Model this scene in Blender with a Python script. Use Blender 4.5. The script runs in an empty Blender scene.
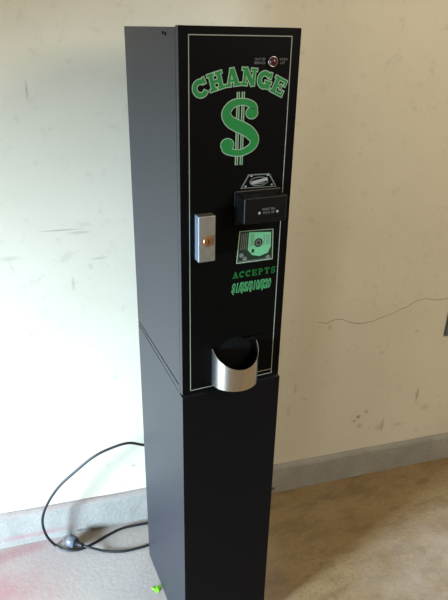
import bpy, bmesh, math, random
from mathutils import Vector, Matrix
random.seed(4)
scene = bpy.context.scene
col = scene.collection
PI = math.pi
scene.view_settings.view_transform = 'Standard'
scene.view_settings.look = 'None'
scene.view_settings.exposure = 0.0

# ------------------------------------------------------------------ dimensions (metres)
W, D, H = 0.2424, 0.3468, 1.5992       # changer width, depth, height
DOOR_Z = 0.8507                        # bottom of the door
TH = math.atan(0.127)                  # the wall is turned by this much to the machine
WN = Vector((math.sin(TH), math.cos(TH), 0))
WD = 0.5002                            # curb face: WN . p = WD
WU = Vector((WN.y, -WN.x, 0))          # along the wall, to the right

# ------------------------------------------------------------------ camera
F_PX, PITCH, ROLL, YAW = 581.411, 0.435251, 0.021304, 0.424937
CAM = Vector((-0.36687, -1.02384, 1.59366))
fw = Vector((math.sin(YAW)*math.cos(PITCH), math.cos(YAW)*math.cos(PITCH), -math.sin(PITCH)))
r0 = Vector((math.cos(YAW), -math.sin(YAW), 0))
u0 = r0.cross(fw)
rr = math.cos(ROLL)*r0 + math.sin(ROLL)*u0
uu = -math.sin(ROLL)*r0 + math.cos(ROLL)*u0
cd = bpy.data.cameras.new('camera')
cam = bpy.data.objects.new('camera', cd)
col.objects.link(cam)
M = Matrix((rr, uu, -fw)).transposed().to_4x4()
M.translation = CAM
cam.matrix_world = M
cd.sensor_fit = 'VERTICAL'
cd.sensor_height = 24.0
cd.lens = F_PX/600*24.0
cd.clip_start = 0.02
scene.camera = cam

# ------------------------------------------------------------------ materials
def srgb(r, g, b):
    f = lambda c: (c/255/12.92) if c/255 <= 0.04045 else ((c/255+0.055)/1.055)**2.4
    return (f(r), f(g), f(b), 1)

def mat(name, colour, rough=0.5, metal=0.0, spec=0.5, noise=0.06, nscale=40.0, bump=0.0, bscale=200.0):
    m = bpy.data.materials.new(name)
    m.use_nodes = True
    nt = m.node_tree
    b = nt.nodes['Principled BSDF']
    b.inputs['Roughness'].default_value = rough
    b.inputs['Metallic'].default_value = metal
    b.inputs['Specular IOR Level'].default_value = spec
    tc = nt.nodes.new('ShaderNodeTexCoord')
    n = nt.nodes.new('ShaderNodeTexNoise')
    n.inputs['Scale'].default_value = nscale
    n.inputs['Detail'].default_value = 4
    nt.links.new(tc.outputs['Object'], n.inputs['Vector'])
    mx = nt.nodes.new('ShaderNodeMix')
    mx.data_type = 'RGBA'
    mx.inputs[6].default_value = tuple(c*(1-noise) for c in colour[:3]) + (1,)
    mx.inputs[7].default_value = tuple(min(1, c*(1+noise)) for c in colour[:3]) + (1,)
    nt.links.new(n.outputs['Fac'], mx.inputs[0])
    nt.links.new(mx.outputs[2], b.inputs['Base Color'])
    if bump > 0:
        n2 = nt.nodes.new('ShaderNodeTexNoise')
        n2.inputs['Scale'].default_value = bscale
        n2.inputs['Detail'].default_value = 3
        nt.links.new(tc.outputs['Object'], n2.inputs['Vector'])
        bp = nt.nodes.new('ShaderNodeBump')
        bp.inputs['Strength'].default_value = bump
        bp.inputs['Distance'].default_value = 0.002
        nt.links.new(n2.outputs['Fac'], bp.inputs['Height'])
        nt.links.new(bp.outputs['Normal'], b.inputs['Normal'])
    return m

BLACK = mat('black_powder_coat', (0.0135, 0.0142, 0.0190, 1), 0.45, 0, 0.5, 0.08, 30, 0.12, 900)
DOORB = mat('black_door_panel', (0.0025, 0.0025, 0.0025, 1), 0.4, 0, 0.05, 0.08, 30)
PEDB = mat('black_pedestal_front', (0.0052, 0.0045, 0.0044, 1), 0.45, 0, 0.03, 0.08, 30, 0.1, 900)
DARK = mat('dark_gap', (0.003, 0.003, 0.003, 1), 0.9, 0, 0.1)
GREEN = mat('green_print', srgb(16, 112, 50), 0.5, 0, 0.3, 0.08, 200)
GREEND = mat('dark_green_print', srgb(10, 88, 38), 0.5, 0, 0.3, 0.05, 200)
PALE = mat('pale_green_outline', srgb(140, 166, 145), 0.5, 0, 0.3, 0.05, 200)
MINT = mat('mint_print', srgb(100, 170, 128), 0.5, 0, 0.3, 0.1, 300)
LINE = mat('cream_line', srgb(140, 143, 132), 0.5, 0, 0.3, 0.05, 100)
GREYP = mat('grey_print', srgb(100, 104, 104), 0.5, 0, 0.3, 0.05, 100)
WHITEP = mat('white_print', srgb(145, 148, 146), 0.5, 0, 0.3, 0.05, 100)
BILLD = mat('bill_dark_green', srgb(20, 40, 28), 0.5, 0, 0.3, 0.2, 400)
STEEL = mat('brushed_steel', (0.82, 0.82, 0.81, 1), 0.26, 1.0, 0.5, 0.08, 60)
PLATE = mat('dull_zinc_plate', (0.27, 0.26, 0.23, 1), 0.5, 0.75, 0.5, 0.25, 90, 0.2, 300)
PLATE_LIT = mat('zinc_plate_daylit', (0.5, 0.6, 0.75, 1), 0.4, 0.85, 0.5, 0.1, 60)  # daylight reflection on the lock box's left face, put into the colour
BRASS = mat('worn_brass', (0.42, 0.22, 0.11, 1), 0.35, 0.9, 0.5, 0.3, 300)
RED = mat('red_lens', (0.05, 0.004, 0.008, 1), 0.15, 0, 0.6, 0.1, 80)
CHROME = mat('lamp_bezel', (0.30, 0.27, 0.27, 1), 0.25, 1.0, 0.5, 0.05, 80)
PLASTIC = mat('black_plastic', (0.003, 0.003, 0.003, 1), 0.35, 0, 0.18, 0.05, 80)
RUBBER = mat('black_rubber', (0.008, 0.008, 0.010, 1), 0.5, 0, 0.4, 0.05, 80)
PLUGG = mat('grey_plug_plastic', (0.10, 0.115, 0.14, 1), 0.25, 0, 0.6, 0.1, 80)
PRONG = mat('plug_prong_metal', (0.6, 0.58, 0.5, 1), 0.3, 1.0)
SCRAP = mat('bright_green_scrap', srgb(120, 190, 40), 0.6, 0, 0.3, 0.2, 60)
SLATE = mat('slate_plastic', srgb(84, 92, 96), 0.5, 0, 0.4, 0.08, 60)

class Nodes:
    def __init__(s, name):
        s.m = bpy.data.materials.new(name); s.m.use_nodes = True
        s.nt = s.m.node_tree; s.b = s.nt.nodes['Principled BSDF']
        s.tc = s.nt.nodes.new('ShaderNodeTexCoord')
        s.vec = s.tc.outputs['Object']
    def noise(s, scale, detail=5, rough=0.6, stretch=None):
        n = s.nt.nodes.new('ShaderNodeTexNoise')
        n.inputs['Scale'].default_value = scale; n.inputs['Detail'].default_value = detail
        n.inputs['Roughness'].default_value = rough
        v = s.vec
        if stretch:
            mp = s.nt.nodes.new('ShaderNodeMapping'); mp.inputs['Scale'].default_value = stretch
            s.nt.links.new(v, mp.inputs['Vector']); v = mp.outputs['Vector']
        s.nt.links.new(v, n.inputs['Vector'])
        return n.outputs['Fac']
    def ramp(s, fac, stops):
        r = s.nt.nodes.new('ShaderNodeValToRGB')
        e = r.color_ramp.elements
        e[0].position, e[0].color = stops[0][0], stops[0][1]
        e[1].position, e[1].color = stops[-1][0], stops[-1][1]
        for p, c in stops[1:-1]:
            x = e.new(p); x.color = c
        s.nt.links.new(fac, r.inputs['Fac'])
        return r.outputs['Color']
    def mul(s, a, b):
        n = s.nt.nodes.new('ShaderNodeMath'); n.operation = 'MULTIPLY'
        for i, v in enumerate((a, b)):
            if isinstance(v, (int, float)): n.inputs[i].default_value = v
            else: s.nt.links.new(v, n.inputs[i])
        return n.outputs[0]
    def blob(s, c, size, soft=(0.0, 1.0), wob=None):
        """1 inside an ellipsoid stain, fading outwards"""
        mp = s.nt.nodes.new('ShaderNodeMapping'); mp.vector_type = 'TEXTURE'
        mp.inputs['Location'].default_value = c; mp.inputs['Scale'].default_value = size
        s.nt.links.new(s.vec, mp.inputs['Vector'])
        g = s.nt.nodes.new('ShaderNodeTexGradient'); g.gradient_type = 'SPHERICAL'
        s.nt.links.new(mp.outputs['Vector'], g.inputs['Vector'])
        mr = s.nt.nodes.new('ShaderNodeMapRange')
        mr.inputs[1].default_value, mr.inputs[2].default_value = soft
        s.nt.links.new(g.outputs['Fac'], mr.inputs[0])
        out = mr.outputs[0]
        if wob is not None: out = s.mul(out, wob)
        return out
    def mix(s, fac, a, b, mode='MIX'):
        n = s.nt.nodes.new('ShaderNodeMix'); n.data_type = 'RGBA'; n.blend_type = mode
        for i, v in ((0, fac), (6, a), (7, b)):
            if isinstance(v, (int, float)): n.inputs[i].default_value = v
            elif isinstance(v, tuple): n.inputs[i].default_value = v
            else: s.nt.links.new(v, n.inputs[i])
        return n.outputs[2]
    def done(s, c, rough=0.8, bump=None, strength=0.2, dist=0.003):
        s.nt.links.new(c, s.b.inputs['Base Color'])
        s.b.inputs['Roughness'].default_value = rough
        s.b.inputs['Specular IOR Level'].default_value = 0.25
        if bump is not None:
            bp = s.nt.nodes.new('ShaderNodeBump'); bp.inputs['Strength'].default_value = strength
            bp.inputs['Distance'].default_value = dist
            s.nt.links.new(bump, bp.inputs['Height']); s.nt.links.new(bp.outputs['Normal'], s.b.inputs['Normal'])
        return s.m

# wall paint: object coordinates of the wall are (u along the wall, 0, z)
k = Nodes('painted_wall')
c = k.ramp(k.noise(1.6, 5), [(0.3, (0.545, 0.505, 0.40, 1)), (0.7, (0.615, 0.575, 0.465, 1))])
fine = k.noise(26, 6, 0.7)
c = k.mix(k.mul(k.ramp(fine, [(0.57, (0, 0, 0, 1)), (0.72, (1, 1, 1, 1))]), 0.30), c, (0.30, 0.27, 0.21, 1))
for (u, z, su, sz, a) in [(0.790, 0.279, .012, .012, .8), (0.775, 0.262, .012, .008, .6), (0.822, 0.296, .010, .012, .55), (0.80, 0.235, .02, .016, .35),
                          (0.900, 0.222, .010, .040, .45), (0.885, 0.212, .02, .02, .3), (1.035, 0.335, .009, .045, .6), (1.08, 0.27, .03, .02, .25), (0.97, 0.21, .03, .015, .25),
                          (-.22, 1.09, .075, .003, .55), (-.17, 1.08, .04, .006, .35), (-.36, 1.02, .04, .01, .25), (-.20, 0.93, .006, .03, .35), (-.12, 1.00, .03, .006, .3),
                          (-.06, 0.24, .012, .010, .5), (-.10, 0.18, .008, .006, .4), (-.265, 1.45, .004, .03, .5), (-.33, 0.78, .008, .012, .3), (-.1, 0.6, .012, .02, .25), (.63, .68, .01, .015, .35),
                          (.52, .45, .008, .03, .4), (.56, .40, .014, .008, .35), (.50, .36, .012, .03, .25), (.98, .62, .01, .01, .3), (.85, .55, .02, .01, .2)]:
    c = k.mix(k.blob((u, 0, z), (su, .05, sz), (0.0, 0.8), a), c, (0.12, 0.10, 0.075, 1))
# machine's shadow on the wall, painted as a darker, warmer band
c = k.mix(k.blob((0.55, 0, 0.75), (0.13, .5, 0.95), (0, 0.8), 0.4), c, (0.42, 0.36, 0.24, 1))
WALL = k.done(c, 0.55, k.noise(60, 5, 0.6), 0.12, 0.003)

# concrete curb at the wall foot
k = Nodes('curb_concrete')
c = k.ramp(k.noise(7, 6, 0.65), [(0.3, (0.25, 0.238, 0.21, 1)), (0.7, (0.35, 0.335, 0.30, 1))])
g = k.noise(90, 6, 0.75)
c = k.mix(k.mul(k.ramp(g, [(0.35, (1, 1, 1, 1)), (0.55, (0, 0, 0, 1))]), 0.35), c, (0.20, 0.19, 0.175, 1))
wob = k.noise(16, 4)
c = k.mix(k.blob((-0.40, 0, 0.035), (0.20, .2, 0.014), (0, 0.7), k.mul(wob, 0.8)), c, (0.34, 0.10, 0.12, 1))
c = k.mix(k.blob((-0.30, 0, 0.132), (0.9, .2, 0.014), (0, 0.8), k.mul(wob, 0.8)), c, (0.34, 0.22, 0.19, 1))
c = k.mix(k.blob((0.45, 0, 0.022), (0.016, .2, 0.010), (0, 0.5), 0.85), c, (0.08, 0.04, 0.03, 1))
CURB = k.done(c, 0.85, g, 0.5, 0.004)

# concrete floor
k = Nodes('stained_concrete_floor')
c = k.ramp(k.noise(3.2, 7, 0.62), [(0.28, (0.215, 0.135, 0.058, 1)), (0.5, (0.27, 0.182, 0.086, 1)), (0.72, (0.33, 0.24, 0.13, 1))])
c = k.mix(k.mul(k.ramp(k.noise(11, 7, 0.7, (0.6, 1.5, 1)), [(0.48, (0, 0, 0, 1)), (0.60, (1, 1, 1, 1))]), 0.5), c, (0.15, 0.10, 0.05, 1))
g = k.noise(70, 6, 0.75)
c = k.mix(k.mul(k.ramp(g, [(0.50, (0, 0, 0, 1)), (0.62, (1, 1, 1, 1))]), 0.45), c, (0.14, 0.10, 0.06, 1))
w2 = k.ramp(k.noise(9, 5), [(0.3, (0.25, 0.25, 0.25, 1)), (0.65, (1, 1, 1, 1))])
c = k.mix(k.blob((-0.30, 0.30, 0), (0.75, 0.75, 1), (0, 0.7), 0.8), c, (0.46, 0.42, 0.405, 1))      # paler, greyer slab on the left
c = k.mix(k.blob((-0.46, 0.36, 0), (0.26, 0.24, 1), (0, 0.8), k.mul(w2, 0.6)), c, (0.38, 0.13, 0.14, 1))   # red spill
c = k.mix(k.blob((-0.40, 0.525, 0), (0.16, 0.035, 1), (0, 0.7), k.mul(w2, 0.6)), c, (0.38, 0.11, 0.13, 1))
c = k.mix(k.blob((-0.18, 0.50, 0), (0.09, 0.05, 1), (0, 0.8), 0.75), c, (0.24, 0.16, 0.085, 1))     # rusty mark near the plug
c = k.mix(k.blob((0.95, -0.15, 0), (0.5, 0.32, 1), (0, 0.8), k.mul(w2, 0.8)), c, (0.58, 0.50, 0.43, 1))  # daylit floor at the lower right, painted in as a paler patch
FLOOR = k.done(c, 0.62, g, 0.35, 0.004)
CEILM = mat('ceiling_paint', (0.6, 0.56, 0.47, 1), 0.8)

# ------------------------------------------------------------------ mesh helpers
def link(name, bm, mats, parent=None, bevel=0.0, seg=2, smooth=False, loc=None):
    me = bpy.data.meshes.new(name)
    LAY[0] = 0
    bm.normal_update()
    bm.to_mesh(me); bm.free()
    for m in (mats if isinstance(mats, (list, tuple)) else [mats]): me.materials.append(m)
    o = bpy.data.objects.new(name, me)
    col.objects.link(o)
    if parent: o.parent = parent
    if loc is not None: o.location = loc
    if smooth:
        for p in me.polygons: p.use_smooth = True
    if bevel > 0:
        b = o.modifiers.new('bevel', 'BEVEL'); b.width = bevel; b.segments = seg; b.limit_method = 'ANGLE'
        b.angle_limit = math.radians(40)
    return o

def box(bm, x0, x1, y0, y1, z0, z1, mi=0, slope=None):
    """slope: (zb0, zb1) heights of the bottom/top at the y1 end"""
    a, b = (z0, z1); a2, b2 = slope if slope else (z0, z1)
    co = [(x0, y0, a), (x1, y0, a), (x1, y1, a2), (x0, y1, a2), (x0, y0, b), (x1, y0, b), (x1, y1, b2), (x0, y1, b2)]
    v = [bm.verts.new(p) for p in co]
    for f in ((0, 3, 2, 1), (4, 5, 6, 7), (0, 1, 5, 4), (1, 2, 6, 5), (2, 3, 7, 6), (3, 0, 4, 7)):
        q = bm.faces.new([v[i] for i in f]); q.material_index = mi

LAY = [0]
def poly(bm, pts, y, mi=0):
    """flat print on a plane facing the viewer side (-y)"""
    LAY[0] = (LAY[0]+1) % 200         # prints that overlap never share one plane
    y -= LAY[0]*1e-6
    v = [bm.verts.new((p[0], y, p[1])) for p in pts]
    f = bm.faces.new(v); f.material_index = mi
    f.normal_update()
    if f.normal.y > 0: f.normal_flip()

def stroke(bm, pts, ws, y, mi=0):
    """thick polyline in the x-z plane as a ribbon"""
    n = len(pts)
    if not isinstance(ws, (list, tuple)): ws = [ws]*n
    L, R = [], []
    for i, p in enumerate(pts):
        a = Vector(pts[max(i-1, 0)]); b = Vector(pts[min(i+1, n-1)])
        t = (b-a).normalized(); nn = Vector((-t.y, t.x))
        L.append(Vector(p)+nn*ws[i]/2); R.append(Vector(p)-nn*ws[i]/2)
    for i in range(n-1):
        poly(bm, [L[i], R[i], R[i+1], L[i+1]], y, mi)

def disc(bm, c, rx, rz, y, mi=0, n=24):
    poly(bm, [(c[0]+rx*math.cos(2*PI*i/n), c[1]+rz*math.sin(2*PI*i/n)) for i in range(n)], y, mi)

def lathe(bm, prof, n=28, axis='y', c=(0, 0, 0), mi=0, ca=True, cb=True):
    """prof: list of (r, h); revolved about axis through c"""
    rings = []
    for r, h in prof:
        ring = []
        for i in range(n):
            a = 2*PI*i/n
            if axis == 'y': p = (c[0]+r*math.cos(a), c[1]+h, c[2]+r*math.sin(a))
            elif axis == 'x': p = (c[0]+h, c[1]+r*math.cos(a), c[2]+r*math.sin(a))
            else: p = (c[0]+r*math.cos(a), c[1]+r*math.sin(a), c[2]+h)
            ring.append(bm.verts.new(p))
        rings.append(ring)
    for a, b in zip(rings, rings[1:]):
        for i in range(n):
            f = bm.faces.new((a[i], a[(i+1) % n], b[(i+1) % n], b[i])); f.material_index = mi
    if ca: f = bm.faces.new(rings[0]); f.material_index = mi
    if cb: f = bm.faces.new(rings[-1]); f.material_index = mi
    bmesh.ops.recalc_face_normals(bm, faces=bm.faces)

def tag(o, label, cat, group=None, kind=None):
    o['label'] = label; o['category'] = cat
    if group: o['group'] = group
    if kind: o['kind'] = kind

def structure(o):
    o['kind'] = 'structure'
    return o

# ------------------------------------------------------------------ slab-serif glyphs (unit box, strokes)
def arc(cx, cz, rx, rz, a0, a1, n=16):
    return [(cx+rx*math.cos(math.radians(a0+(a1-a0)*i/n)), cz+rz*math.sin(math.radians(a0+(a1-a0)*i/n))) for i in range(n+1)]
GLYPH = {
 'C': [(arc(.5, .5, .36, .37, 40, 318), .27), ([(.86, .62), (.86, .99)], .15), ([(.76, .80), (.9, .80)], .3)],
 'H': [([(.25, .02), (.25, .98)], .25), ([(.75, .02), (.75, .98)], .25), ([(.25, .5), (.75, .5)], .18),
       ([(.02, .91), (.46, .91)], .16), ([(.54, .91), (.98, .91)], .16), ([(.02, .09), (.46, .09)], .16), ([(.54, .09), (.98, .09)], .16)],
 'A': [([(.20, .06), (.47, .98)], .17), ([(.50, .98), (.79, .06)], .28), ([(.28, .32), (.68, .32)], .14), ([(.36, .90), (.62, .90)], .2),
       ([(-.02, .08), (.40, .08)], .16), ([(.56, .08), (1.04, .08)], .16)],
 'N': [([(.20, .02), (.20, .98)], .17), ([(.82, .02), (.82, .98)], .17), ([(.20, .94), (.80, .06)], .28),
       ([(-.02, .91), (.34, .91)], .16), ([(-.02, .09), (.42, .09)], .16), ([(.60, .91), (1.02, .91)], .16)],
 'G': [(arc(.48, .5, .35, .37, 40, 330), .27), ([(.84, .62), (.84, .99)], .15), ([(.52, .42), (1.0, .42)], .15), ([(.80, .05), (.80, .44)], .24)],
 'E': [([(.26, .02), (.26, .98)], .26), ([(.02, .91), (.90, .91)], .16), ([(.02, .09), (.94, .09)], .16), ([(.3, .5), (.66, .5)], .15),
       ([(.85, .62), (.85, .98)], .13), ([(.90, .02), (.90, .38)], .13), ([(.64, .34), (.64, .66)], .13)],
 'P': [([(.26, .02), (.26, .98)], .24), ([(.02, .92), (.5, .92)], .15), ([(.02, .08), (.5, .08)], .15),
       (arc(.5, .70, .28, .215, 90, -90, 10), .2), ([(.26, .49), (.5, .49)], .13)],
 'T': [([(.5, .02), (.5, .98)], .25), ([(.05, .92), (.95, .92)], .16), ([(.10, .64), (.10, .98)], .12), ([(.90, .64), (.90, .98)], .12), ([(.26, .08), (.74, .08)], .15)],
 'S': [(arc(.5, .71, .29, .215, 20, 265, 10)+arc(.5, .28, .31, .21, 85, -160, 10), .19), ([(.82, .66), (.82, .98)], .12), ([(.18, .02), (.18, .36)], .12)],
}
def glyph(bm, ch, cx, cz, w, h, rot, y, mi, grow=0.0):
    """grow: outline width in metres"""
    c, s = math.cos(rot), math.sin(rot)
    for pts, t in GLYPH[ch]:
        P = [Vector(((p[0]-.5)*w, (p[1]-.5)*h)) for p in pts]
        if grow:
            d0 = (P[0]-P[1]).normalized(); d1 = (P[-1]-P[-2]).normalized()
            P[0] = P[0]+d0*grow; P[-1] = P[-1]+d1*grow
        P = [(cx+p.x*c-p.y*s, cz+p.x*s+p.y*c) for p in P]
        stroke(bm, P, t*(w+h)/2+2*grow, y, mi)

def text_mesh(body, x0, x1, z0, z1, y, bm, mi, offset=0.0, shear=0.0):
    cu = bpy.data.curves.new('lettering', 'FONT')
    cu.body = body; cu.fill_mode = 'FRONT'; cu.offset = offset; cu.shear = shear; cu.resolution_u = 3
    ob = bpy.data.objects.new('lettering', cu); col.objects.link(ob)
    dg = bpy.context.evaluated_depsgraph_get()
    me = bpy.data.meshes.new_from_object(ob.evaluated_get(dg))
    xs = [v.co.x for v in me.vertices]; ys = [v.co.y for v in me.vertices]
    ax, bx_, ay, by = min(xs), max(xs), min(ys), max(ys)
    vs = [bm.verts.new((x0+(v.co.x-ax)/(bx_-ax)*(x1-x0), y, z0+(v.co.y-ay)/(by-ay)*(z1-z0))) for v in me.vertices]
    for p in me.polygons:
        try:
            f = bm.faces.new([vs[i] for i in p.vertices])
        except ValueError:
            continue
        f.material_index = mi; f.normal_update()
        if f.normal.y > 0: f.normal_flip()
    bpy.data.objects.remove(ob); bpy.data.curves.remove(cu); bpy.data.meshes.remove(me)

# ================================================================== THE SETTING
# floor
bm = bmesh.new()
box(bm, -3.2, 3.6, -3.2, 1.2, -0.10, 0.0)
structure(link('floor', bm, FLOOR))
# wall, turned by -TH; local x along the wall, local y into the wall; origin on the curb face line
wall_root = Matrix.Rotation(-TH, 4, 'Z')
wall_root.translation = WN*WD
bm = bmesh.new()
box(bm, -3.0, 3.4, 0.014, 0.16, 0.0, 2.7)
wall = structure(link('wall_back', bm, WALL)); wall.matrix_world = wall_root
# curb: bevelled ledge at the wall foot
bm = bmesh.new()
prof = [(0.0, 0.0), (-0.001, 0.112), (0.002, 0.121), (0.008, 0.126), (0.0145, 0.128), (0.0145, 0.0)]
N = 90
rows = []
for i in range(N+1):
    u = -3.0+6.4*i/N
    j = 0.0018*math.sin(u*9.0)+0.0012*math.sin(u*23+1)
    lift = max(-0.006, min(0.014, -0.012*(u-0.45)))
    rows.append([bm.verts.new((u, y+(j if z > 0.05 and y < 0.01 else 0), z+(lift+j*0.6 if z > 0.05 else 0))) for y, z in prof])
for a, b in zip(rows, rows[1:]):
    for q in range(len(prof)):
        w_ = (q+1) % len(prof)
        bm.faces.new((a[q], a[w_], b[w_], b[q]))
bm.faces.new(rows[0]); bm.faces.new(rows[-1])
bmesh.ops.recalc_face_normals(bm, faces=bm.faces)
curb = structure(link('trim_1', bm, CURB)); curb.matrix_world = wall_root

def on_wall(px, py, off=0.0):
    """point where the sight line through a photograph pixel meets the wall face (wall-local u, z)"""
    d = fw+rr*((px-224)/F_PX)+uu*((300-py)/F_PX)
    t = (WD+0.014-off-CAM.dot(WN))/d.dot(WN)
    q = CAM+d*t
    return (q.dot(WU), q.z)
def sight(px, py, axis, val):
    d = fw+rr*((px-224)/F_PX)+uu*((300-py)/F_PX)
    return CAM+d*((val-CAM[axis])/d[axis])

# hairline crack in the paint
bm = bmesh.new()
P = [on_wall(*p) for p in ((318, 322), (326, 323.5), (334, 320), (341.5, 319), (348, 321.5), (355.5, 323.6), (365, 323), (373, 321), (383, 317), (393, 313.4), (400, 309.5), (407, 307), (416, 301), (425, 298.5), (436, 300), (448, 298.5))]
stroke(bm, P, [0.0016, .002, .0022, .002, .0018, .0022, .0022, .002, .0018, .0016, .002, .002, .002, .0018, .002, .002], 0.0138)
link('crack', bm, mat('crack_line', srgb(118, 106, 78), 0.9), wall)

# outlet cover at the right picture edge
u0_, ztop = on_wall(447.6, 312); u1_, zbot = on_wall(443.6, 335.5)
bm = bmesh.new()
box(bm, 0, 0.072, -0.008, 0.0, 0, ztop-zbot)
cov = link('wall_plate', bm, SLATE, None, 0.003)
tag(cov, 'slate grey plate on the wall cut off by the right picture edge', 'wall plate')
cov.matrix_world = wall_root @ Matrix.Translation((u1_, 0.014, zbot))
bm = bmesh.new()
for zc in (0.022, 0.062):
    lathe(bm, [(0.013, -0.0095), (0.013, -0.007)], 20, 'y', (0.036, 0, zc))
link('socket_face', bm, PLASTIC, cov)

# ================================================================== THE CHANGE MACHINE
root = bpy.data.objects.new('change_machine', None); col.objects.link(root)
root.location = (0, 0, 0)
tag(root, 'tall narrow black change machine on a pedestal, with green lettering and a steel coin cup', 'change machine')

# cabinet shell (upper), with sloping lower edge on the side
bm = bmesh.new()
box(bm, 0.0, W, 0.0154, D, 0.869, H-0.0028, slope=(0.8800, H-0.0028))
link('cabinet', bm, BLACK, root, 0.0004)
# joining strip between the two side grooves, closed at the front by a short flange
bm = bmesh.new()
box(bm, 0.0, W, 0.0250, D, 0.8488, 0.8655, slope=(0.8695, 0.8765))
box(bm, 0.0, W, 0.0154, 0.0252, 0.8452, 0.8692)
box(bm, 0.0028, W-0.003, 0.0254, D-0.002, 0.835, 0.885, 1)
link('joining_strip', bm, [BLACK, DARK], root)
# pedestal
bm = bmesh.new()
z = 0.8450
co = [(0, 0), (W+0.0045, 0), (W+0.0045, D), (0, D)]
vb = [bm.verts.new((x, y, 0)) for x, y in co]
vt = [bm.verts.new((x, y, zz)) for (x, y), zz in zip(co, (z, z, 0.8655, 0.8655))]
fl = [bm.faces.new(vb[::-1]), bm.faces.new(vt)]
for i in range(4):
    f = bm.faces.new((vb[i], vb[(i+1) % 4], vt[(i+1) % 4], vt[i]))
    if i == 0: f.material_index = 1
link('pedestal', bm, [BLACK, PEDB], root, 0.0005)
# foot flange of the pedestal, hidden gap line at the back edge
# door
bm = bmesh.new()
box(bm, 0.0, W, 0.0, 0.0152, DOOR_Z, H)
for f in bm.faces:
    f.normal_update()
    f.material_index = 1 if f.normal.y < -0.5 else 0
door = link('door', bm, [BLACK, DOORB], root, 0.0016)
# hinge-side gap filler
bm = bmesh.new()
box(bm, 0.0022, W-0.0022, 0.0150, 0.0168, DOOR_Z+0.004, H-0.004)
link('door_gasket', bm, DARK, door)

E1, E2, E3, E4 = -0.0003, -0.0005, -0.0007, -0.0009   # print layers in front of the door skin
# border line
bm = bmesh.new()
xa, xb, za, zb, t = 0.0184, 0.2234, 0.8600, 1.5856, 0.0015
box(bm, xa, xb, E1, 0.0001, zb-t, zb); box(bm, xa, xb, E1, 0.0001, za, za+t)
box(bm, xa, xa+t, E1, 0.0001, za+t, zb-t); box(bm, xb-t, xb, E1, 0.0001, za+t, zb-t)
box(bm, 0.186, xb-t, E1, 0.0001, za+0.0105, za+0.0118)
link('border_line', bm, LINE, door)

# arched heading
bm = bmesh.new()
cx0, top, R = 0.1225, 1.5165, 0.180
for ch, x, w in zip('CHANGE', (0.0415, 0.0712, 0.1035, 0.1375, 0.1700, 0.2005), (0.034, 0.034, 0.032, 0.033, 0.033, 0.033)):
    dx = x-cx0
    dz = -(R-math.sqrt(R*R-dx*dx))
    rot = -math.asin(dx/R)*0.95
    glyph(bm, ch, x, top+dz, w*0.92, 0.0315, rot, E1, 1, 0.0013)
    glyph(bm, ch, x, top+dz, w*0.92, 0.0315, rot, E2, 0, -0.0002)
h = link('heading_lettering', bm, [GREEN, PALE], door)
h['label'] = 'green arched word CHANGE outlined in pale green'

# big dollar sign
def dp(x, y):
    return (0.1215+(x+0.03*(y-300)-177)*0.000292, 1.4777-(y-100)*0.000253)
def catmull(ps, n=6):
    out = []
    for i in range(len(ps)-1):
        p0, p1, p2, p3 = [Vector(ps[max(0, min(len(ps)-1, j))]) for j in (i-1, i, i+1, i+2)]
        for s in range(n):
            t_ = s/n
            out.append(0.5*((2*p1)+(p2-p0)*t_+(2*p0-5*p1+4*p2-p3)*t_**2+(3*p1-p0-3*p2+p3)*t_**3))
    out.append(Vector(ps[-1]))
    return out
bm = bmesh.new()
S = [(258, 200, 60), (277, 165, 52), (245, 132, 44), (185, 119, 40), (120, 138, 50), (81, 195, 62), (100, 250, 70), (150, 285, 78), (200, 310, 80), (250, 345, 78), (282, 395, 66), (262, 450, 52), (190, 487, 42), (120, 482, 42), (72, 455, 50), (88, 420, 60)]
cur = catmull([(x, y, w) for x, y, w in S], 6)
sc_ = 0.000272
pts = [dp(v.x, v.y) for v in cur]; ws = [v.z*sc_ for v in cur]
for (bx0, bx1) in ((156, 178), (191, 213)):
    xl, xr = 0.1215+(bx0-184.5)*0.000292, 0.1215+(bx1-184.5)*0.000292
    poly(bm, [(xl, 1.3562), (xr, 1.3562), (xr, 1.4902), (xl, 1.4902)], E1, 1)
    poly(bm, [(xl+.0020, 1.3566), (xr-.0020, 1.3566), (xr-.0020, 1.4898), (xl+.0020, 1.4898)], E2, 2)
stroke(bm, pts, [w+0.0028 for w in ws], E3, 1)
for c_, r_ in (((262, 200), 42), ((86, 425), 46)):
    q = dp(*c_); disc(bm, q, r_*0.000292+.0012, r_*0.000253+.0012, E3, 1)
    disc(bm, q, r_*0.000292-.0003, r_*0.000253-.0003, E4, 0)
stroke(bm, pts, [w-0.0004 for w in ws], E4, 0)
h = link('dollar_sign', bm, [GREEN, PALE, GREEND], door)
h['label'] = 'large green dollar sign with two vertical bars'

# emblem of the bill entry above the validator
bm = bmesh.new()
tz = [(0.1265, 1.3085), (0.2080, 1.3065), (0.1905, 1.3350), (0.1430, 1.3360)]
poly(bm, tz, E1, 0)
cxm = (0.1670, 1.3200)
poly(bm, [(cxm[0]+(p[0]-cxm[0])*.90, cxm[1]+(p[1]-cxm[1])*.84) for p in tz], E2, 1)
disc(bm, (0.1670, 1.3205), 0.021, 0.0095, E3, 0); disc(bm, (0.1670, 1.3205), 0.0188, 0.0078, E4, 1)
y5, y6 = -0.0011, -0.0013
stroke(bm, [(0.150, 1.3185), (0.186, 1.3245)], 0.0062, y5, 2)
stroke(bm, [(0.153, 1.3155), (0.180, 1.3170)], 0.0022, y5, 0)
for q in ((0.1375, 1.3125), (0.1965, 1.3120), (0.1500, 1.3322), (0.1865, 1.3318)): disc(bm, q, .0024, .0018, E3, 2)
h = link('bill_entry_emblem', bm, [GREYP, DOORB, WHITEP], door)
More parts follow.
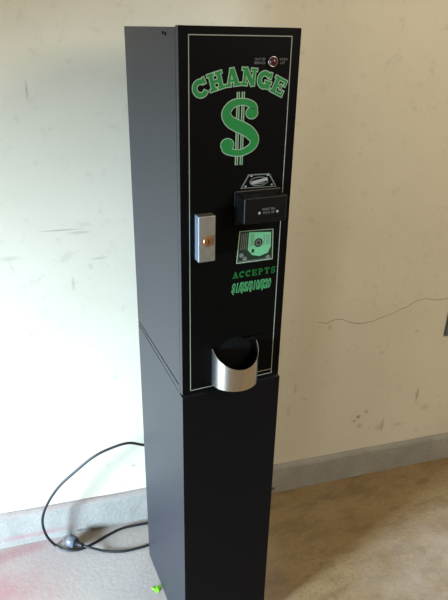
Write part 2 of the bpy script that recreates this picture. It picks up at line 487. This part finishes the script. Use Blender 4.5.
h['label'] = 'grey trapezoid emblem with a banknote outline'

# banknote picture
bm = bmesh.new()
Q = [(0.1222, 1.1500), (0.2088, 1.1490), (0.2064, 1.2175), (0.1278, 1.2205)]
def bq(u, v):   # bilinear
    a = Vector(Q[0])*(1-u)+Vector(Q[1])*u; b = Vector(Q[3])*(1-u)+Vector(Q[2])*u
    return tuple(a*(1-v)+b*v)
def rect(u0, u1, v0, v1, y, mi): poly(bm, [bq(u0, v0), bq(u1, v0), bq(u1, v1), bq(u0, v1)], y, mi)
rect(0, 1, 0, 1, E1, 0); rect(.025, .975, .03, .985, E2, 1)
poly(bm, [bq(*p) for p in ((.28, .40), (.42, .22), (.62, .16), (.86, .24), (.93, .45), (.93, .90), (.28, .95))], E3, 2)
disc(bm, bq(.57, .60), .0098, .0098, E4, 1); disc(bm, bq(.57, .60), .0064, .0068, -0.0011, 3); disc(bm, bq(.57, .60), .0040, .0046, -0.0013, 1)
for u in (.07, .12, .17, .22): rect(u, u+.02, .42, .93, E3, 3)
for u in (.72, .80, .86): rect(u, u+.018, .50, .84, E4, 3)
for u in (.36, .41): rect(u, u+.018, .52, .88, E4, 3)
for q in ((.12, .25), (.22, .13), (.86, .10)): disc(bm, bq(*q), .0052, .0048, E3, 3)
rect(.06, .94, .05, .07, E3, 3); rect(.28, .93, .945, .965, E4, 1)
text_mesh('1', bq(.40, 0)[0], bq(.47, 0)[0], bq(0, .29)[1], bq(0, .40)[1], E4, bm, 1, 0.03)
h = link('banknote_picture', bm, [PALE, BILLD, MINT, GREYP], door)
h['label'] = 'printed picture of a green one dollar banknote with white edge'

# ACCEPTS
bm = bmesh.new()
for i, ch in enumerate('ACCEPTS'):
    glyph(bm, ch, 0.1215+i*0.01500, 1.1243, 0.0128, 0.0150, 0, E1, 0, 0.0)
link('accepts_lettering', bm, GREEND, door)
# denominations
bm = bmesh.new()
text_mesh('$1/$5/$10/$20', 0.1135, 0.2080, 1.0800, 1.1060, E1, bm, 1, 0.045, 0.2)
text_mesh('$1/$5/$10/$20', 0.1145, 0.2070, 1.0812, 1.1048, E2, bm, 0, 0.005, 0.2)
link('denomination_lettering', bm, [GREEN, MINT], door)
# lamp captions, one either side of the lamp
bm = bmesh.new()
text_mesh('OUT OF', 0.1480, 0.1690, 1.5438, 1.5480, E1, bm, 0, 0.01)
text_mesh('SERVICE', 0.1465, 0.1690, 1.5376, 1.5418, E1, bm, 0, 0.01)
q = link('lamp_caption', bm, GREYP, door); q['label'] = 'small grey words OUT OF SERVICE'
bm = bmesh.new()
text_mesh('WHEN', 0.1985, 0.2155, 1.5438, 1.5480, E1, bm, 0, 0.01)
text_mesh('LIT', 0.2010, 0.2110, 1.5376, 1.5418, E1, bm, 0, 0.01)
q = link('lamp_caption', bm, GREYP, door); q['label'] = 'small grey words WHEN LIT'

# indicator lamp
bm = bmesh.new()
LC = (0.1842, 0.0, 1.5418)
lathe(bm, [(0.0100, 0.001), (0.0100, -0.0028), (0.0092, -0.0042), (0.0078, -0.0042), (0.0074, -0.0028)], 32, 'y', LC, 0, True, False)
lamp = link('indicator_lamp', bm, CHROME, root, smooth=True)
bm = bmesh.new()
lathe(bm, [(0.0075*math.cos(a), -0.002-0.0062*math.sin(a)) for a in [i*PI/2/7*0.98 for i in range(8)]], 28, 'y', LC)
q = link('lens', bm, RED, lamp, smooth=True); q['label'] = 'dark red domed lens'

# lock plate
bm = bmesh.new()
x0, x1, z0, z1 = 0.0300, 0.0655, 1.1725, 1.2665
box(bm, x0, x1, -0.0215, 0.0005, z0, z1)
for f in bm.faces:
    f.normal_update()
    f.material_index = 1 if f.normal.x < -0.5 else 0
lock = link('lock_plate', bm, [PLATE, PLATE_LIT], root, 0.0012)
lock['label'] = 'dull grey metal lock box'
bm = bmesh.new()
KC = (0.0498, -0.0215, 1.2160)
lathe(bm, [(0.0108, 0.001), (0.0108, -0.002), (0.0098, -0.0032), (0.0082, -0.0034), (0.0080, -0.0024), (0.0062, -0.0024), (0.0058, -0.0036), (0.0010, -0.0038)], 30, 'y', KC)
cyl = link('lock_cylinder', bm, BRASS, lock, smooth=False); cyl['label'] = 'round copper coloured keyed lock'
bm = bmesh.new()
box(bm, KC[0]-0.0009, KC[0]+0.0009, KC[1]-0.0042, KC[1]-0.0030, KC[2]-0.0040, KC[2]+0.0040)
link('keyhole', bm, DARK, lock)

# bill validator: snout with slanted flanks and a slot under the lip
bm = bmesh.new()
vx0, vx1, vy, vz0, vz1 = 0.1165, 0.2112, -0.0420, 1.2465, 1.3010
box(bm, vx0, vx1, vy, 0.0005, vz0, vz1)
val = link('bill_validator', bm, PLASTIC, root, 0.0035, 3)
val['label'] = 'black protruding bill validator'
bm = bmesh.new()
box(bm, vx0-0.0035, vx1+0.004, -0.006, 0.0004, vz0-0.010, vz1+0.005)
link('bezel', bm, PLASTIC, val, 0.002)
bm = bmesh.new()
box(bm, vx0+0.012, vx1-0.010, vy-0.0006, vy+0.003, vz0+0.0105, vz0+0.0140)
link('bill_slot', bm, DARK, val)
bm = bmesh.new()
text_mesh('INSERT BILL', 0.1560, 0.1850, 1.2730, 1.2775, vy-0.0004, bm, 0, 0.01)
text_mesh('FACE UP', 0.1580, 0.1830, 1.2660, 1.2705, vy-0.0004, bm, 0, 0.01)
disc(bm, (0.1495, 1.2685), .0027, .0027, vy-0.0004, 1); disc(bm, (0.1895, 1.2685), .0027, .0027, vy-0.0004, 1)
link('validator_lettering', bm, [GREYP, WHITEP], val)

# coin cup
bm = bmesh.new()
cx, Rx, P = 0.1250, 0.0548, 0.052
n = 48
def ring(off, zf):
    return [bm.verts.new((cx-(Rx-off)*math.cos(PI*i/n), 0.0008-(P-off)*math.sin(PI*i/n), zf(math.sin(PI*i/n)))) for i in range(n+1)]
ztop = lambda s: 0.957-0.037*s
zbot = lambda s: 0.8655
def strip(a, b, mi, flip=False):
    for i in range(n):
        f = bm.faces.new((a[i], a[i+1], b[i+1], b[i]) if not flip else (a[i+1], a[i], b[i], b[i+1])); f.material_index = mi
TK = 0.0010
strip(ring(0, zbot), ring(0, ztop), 0)                       # each strip has verts of its own, so edges stay crisp
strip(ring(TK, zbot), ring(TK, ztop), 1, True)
strip(ring(0, ztop), ring(TK, ztop), 0)
strip(ring(0, zbot), ring(TK, zbot), 0, True)
CUPIN = mat('dark_cup_inside', (0.006, 0.006, 0.007, 1), 0.3, 0.0, 0.35)  # inside of the cup and its floor coloured near black
cup = link('coin_cup', bm, [STEEL, CUPIN], root, smooth=True)
cup['label'] = 'half round brushed steel coin cup'
bm = bmesh.new()
pts = [(cx-(Rx-0.0018)*math.cos(PI*i/n), 0.0006-(P-0.0018)*math.sin(PI*i/n)) for i in range(n+1)]
a = [bm.verts.new((x, y, 0.871)) for x, y in pts]; b = [bm.verts.new((x, y, 0.873)) for x, y in pts]
bm.faces.new(a[::-1]); bm.faces.new(b)
for i in range(n): bm.faces.new((a[i], a[i+1], b[i+1], b[i]))
bm.faces.new((a[n], a[0], b[0], b[n]))
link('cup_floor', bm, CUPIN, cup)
# coin outlet chute above the cup
bm = bmesh.new()
pts = [(cx+0.040*math.cos(PI*i/20), 0.945+0.030*math.sin(PI*i/20)) for i in range(21)]
poly(bm, [(cx-0.040, 0.875)]+[(p[0], p[1]) for p in pts[::-1]]+[(cx+0.040, 0.875)], -0.0006, 0)
link('coin_outlet', bm, DARK, cup)
bm = bmesh.new()
box(bm, cx+0.012, cx+0.044, -0.010, -0.0003, 0.968, 0.972)
link('outlet_lip', bm, PLASTIC, cup, 0.001)

# two small screws on the side
for y, z in ((0.0660, 1.5850), (0.0800, 1.5865)):
    bm = bmesh.new()
    lathe(bm, [(0.0030, 0.0006), (0.0030, -0.0008), (0.0018, -0.0016)], 14, 'x', (0, y, z))
    link('screw', bm, DARK, root)

# ================================================================== POWER CORD
def tube(pts, r, name, m, parent=None):
    cu = bpy.data.curves.new(name, 'CURVE'); cu.dimensions = '3D'
    sp = cu.splines.new('POLY'); sp.points.add(len(pts)-1)
    for q, p in zip(sp.points, pts): q.co = (*p, 1)
    cu.bevel_depth = r; cu.bevel_resolution = 4; cu.use_fill_caps = True
    ob = bpy.data.objects.new(name, cu); col.objects.link(ob)
    me = bpy.data.meshes.new_from_object(ob.evaluated_get(bpy.context.evaluated_depsgraph_get()))
    bpy.data.objects.remove(ob); bpy.data.curves.remove(cu)
    me.name = name; me.materials.clear(); me.materials.append(m)
    for p in me.polygons: p.use_smooth = True
    o = bpy.data.objects.new(name, me); col.objects.link(o)
    if parent: o.parent = parent
    return o
CR = 0.0042
path = [Vector((0.12, D+0.006, 0.40)), Vector((0.075, D+0.030, 0.412))]
up = [(144.6, 445, .392), (128.7, 443, .405), (111.3, 448, .418), (93.8, 456.7, .43), (76.4, 470.6, .445), (59, 486.6, .46), (47.4, 504, .472), (42.5, 520, .485), (46, 534.5, .495)]
path += [sight(x, y, 1, yy) for x, y, yy in up]
gr = [(54.7, 544.6, CR), (66.3, 549.8, CR), (79.3, 549.6, CR), (92.4, 544, CR+.001), (107, 535.5, CR), (122.9, 528.2, CR), (149, 523.0, CR)]
path += [sight(x, y, 2, zz) for x, y, zz in gr]
path += [Vector((0.11, 0.455, CR)), Vector((0.15, 0.425, CR)), Vector((0.11, 0.395, CR))]
bk = [(150.4, 544, CR), (140.3, 547.5, CR), (122.9, 551.3, CR), (105.5, 551, CR), (91, 547.8, .0145), (80, 544.5, .019)]
path += [sight(x, y, 2, zz) for x, y, zz in bk]
path = catmull(path, 8)
cord = tube(path, CR, 'power_cord', RUBBER)
tag(cord, 'black power cord looping out from behind the change machine, plug lying on the concrete floor', 'power cord')
# plug: local +x points out of the plug
tip = path[-1]; nx = sight(66, 538.5, 2, 0.021)
dirv = (nx-tip).normalized()
zax = Vector((0, 0, 1)); yax = zax.cross(dirv).normalized(); zax = dirv.cross(yax)
PM = Matrix((dirv, yax, zax)).transposed().to_4x4(); PM.translation = tip
bm = bmesh.new()
lathe(bm, [(0.0046, -0.010), (0.0062, -0.006), (0.0058, 0.002), (0.0082, 0.008), (0.0120, 0.014)], 20, 'x', (0, 0, 0), 0, True, False)
lathe(bm, [(0.0120, 0.014), (0.0150, 0.018), (0.0155, 0.032), (0.0142, 0.035)], 20, 'x', (0, 0, 0), 1, False, True)
plug = link('plug', bm, [RUBBER, PLUGG], cord, smooth=True); plug.matrix_world = PM @ Matrix.Scale(1.3, 4)
plug['label'] = 'grey faced plug'
bm = bmesh.new()
for s in (-1, 1): 
    bx = s*0.0062
    box(bm, 0.034, 0.050, bx-0.0008, bx+0.0008, -0.003, 0.0035)
link('prong', bm, PRONG, plug)

# ================================================================== GREEN SCRAP ON THE FLOOR
bm = bmesh.new()
c0 = sight(157.5, 588.5, 2, 0.0)
out = []
for i in range(14):
    a = 2*PI*i/14
    r = 0.016*(1+0.35*math.sin(3*a+0.5)+0.15*math.sin(7*a))
    out.append((r*math.cos(a)*0.85, r*math.sin(a)*0.75))
lo = [bm.verts.new((x, y, 0.0004)) for x, y in out]
hi = [bm.verts.new((x*0.9, y*0.9, 0.0016+0.001*math.sin(x*300))) for x, y in out]
ctr = bm.verts.new((0, 0, 0.0025))
for i in range(14):
    j = (i+1) % 14
    bm.faces.new((lo[i], lo[j], hi[j], hi[i])); bm.faces.new((hi[i], hi[j], ctr))
bm.faces.new(lo[::-1])
scr = link('floor_scrap', bm, SCRAP, None, loc=(min(c0.x, -0.0175), c0.y, 0))
tag(scr, 'small bright green scrap on the floor against the pedestal side', 'scrap')

# ================================================================== LIGHT
def area(name, loc, target, sx, sy, power, colour):
    l = bpy.data.lights.new(name, 'AREA'); l.shape = 'RECTANGLE'; l.size = sx; l.size_y = sy
    l.energy = power; l.color = colour
    o = bpy.data.objects.new(name, l); col.objects.link(o)
    o.location = loc
    o.rotation_euler = (Vector(target)-Vector(loc)).to_track_quat('-Z', 'Y').to_euler()
    return o
# unseen left wall added to block light: header and jamb shape the daylight
bm = bmesh.new()
box(bm, -2.45, -2.30, -3.2, 0.85, 1.10, 2.7)
box(bm, -2.45, -2.30, -3.2, -0.85, 0.0, 1.10)
structure(link('daylight_blocker', bm, WALL))
area('daylight', (-4.6, -1.12, 1.0), (-0.1, 0.35, 0.45), 0.75, 1.3, 1350, (0.60, 0.80, 1.0))
# weak warm room lamp from the right, above
area('room_lamp', (1.6, -1.9, 2.4), (0.2, 0.5, 0.8), 0.9, 0.9, 38, (1.0, 0.90, 0.72))
w = bpy.data.worlds.new('world'); scene.world = w; w.use_nodes = True
bg = w.node_tree.nodes['Background']
bg.inputs['Color'].default_value = (1.0, 0.88, 0.69, 1); bg.inputs['Strength'].default_value = 0.44
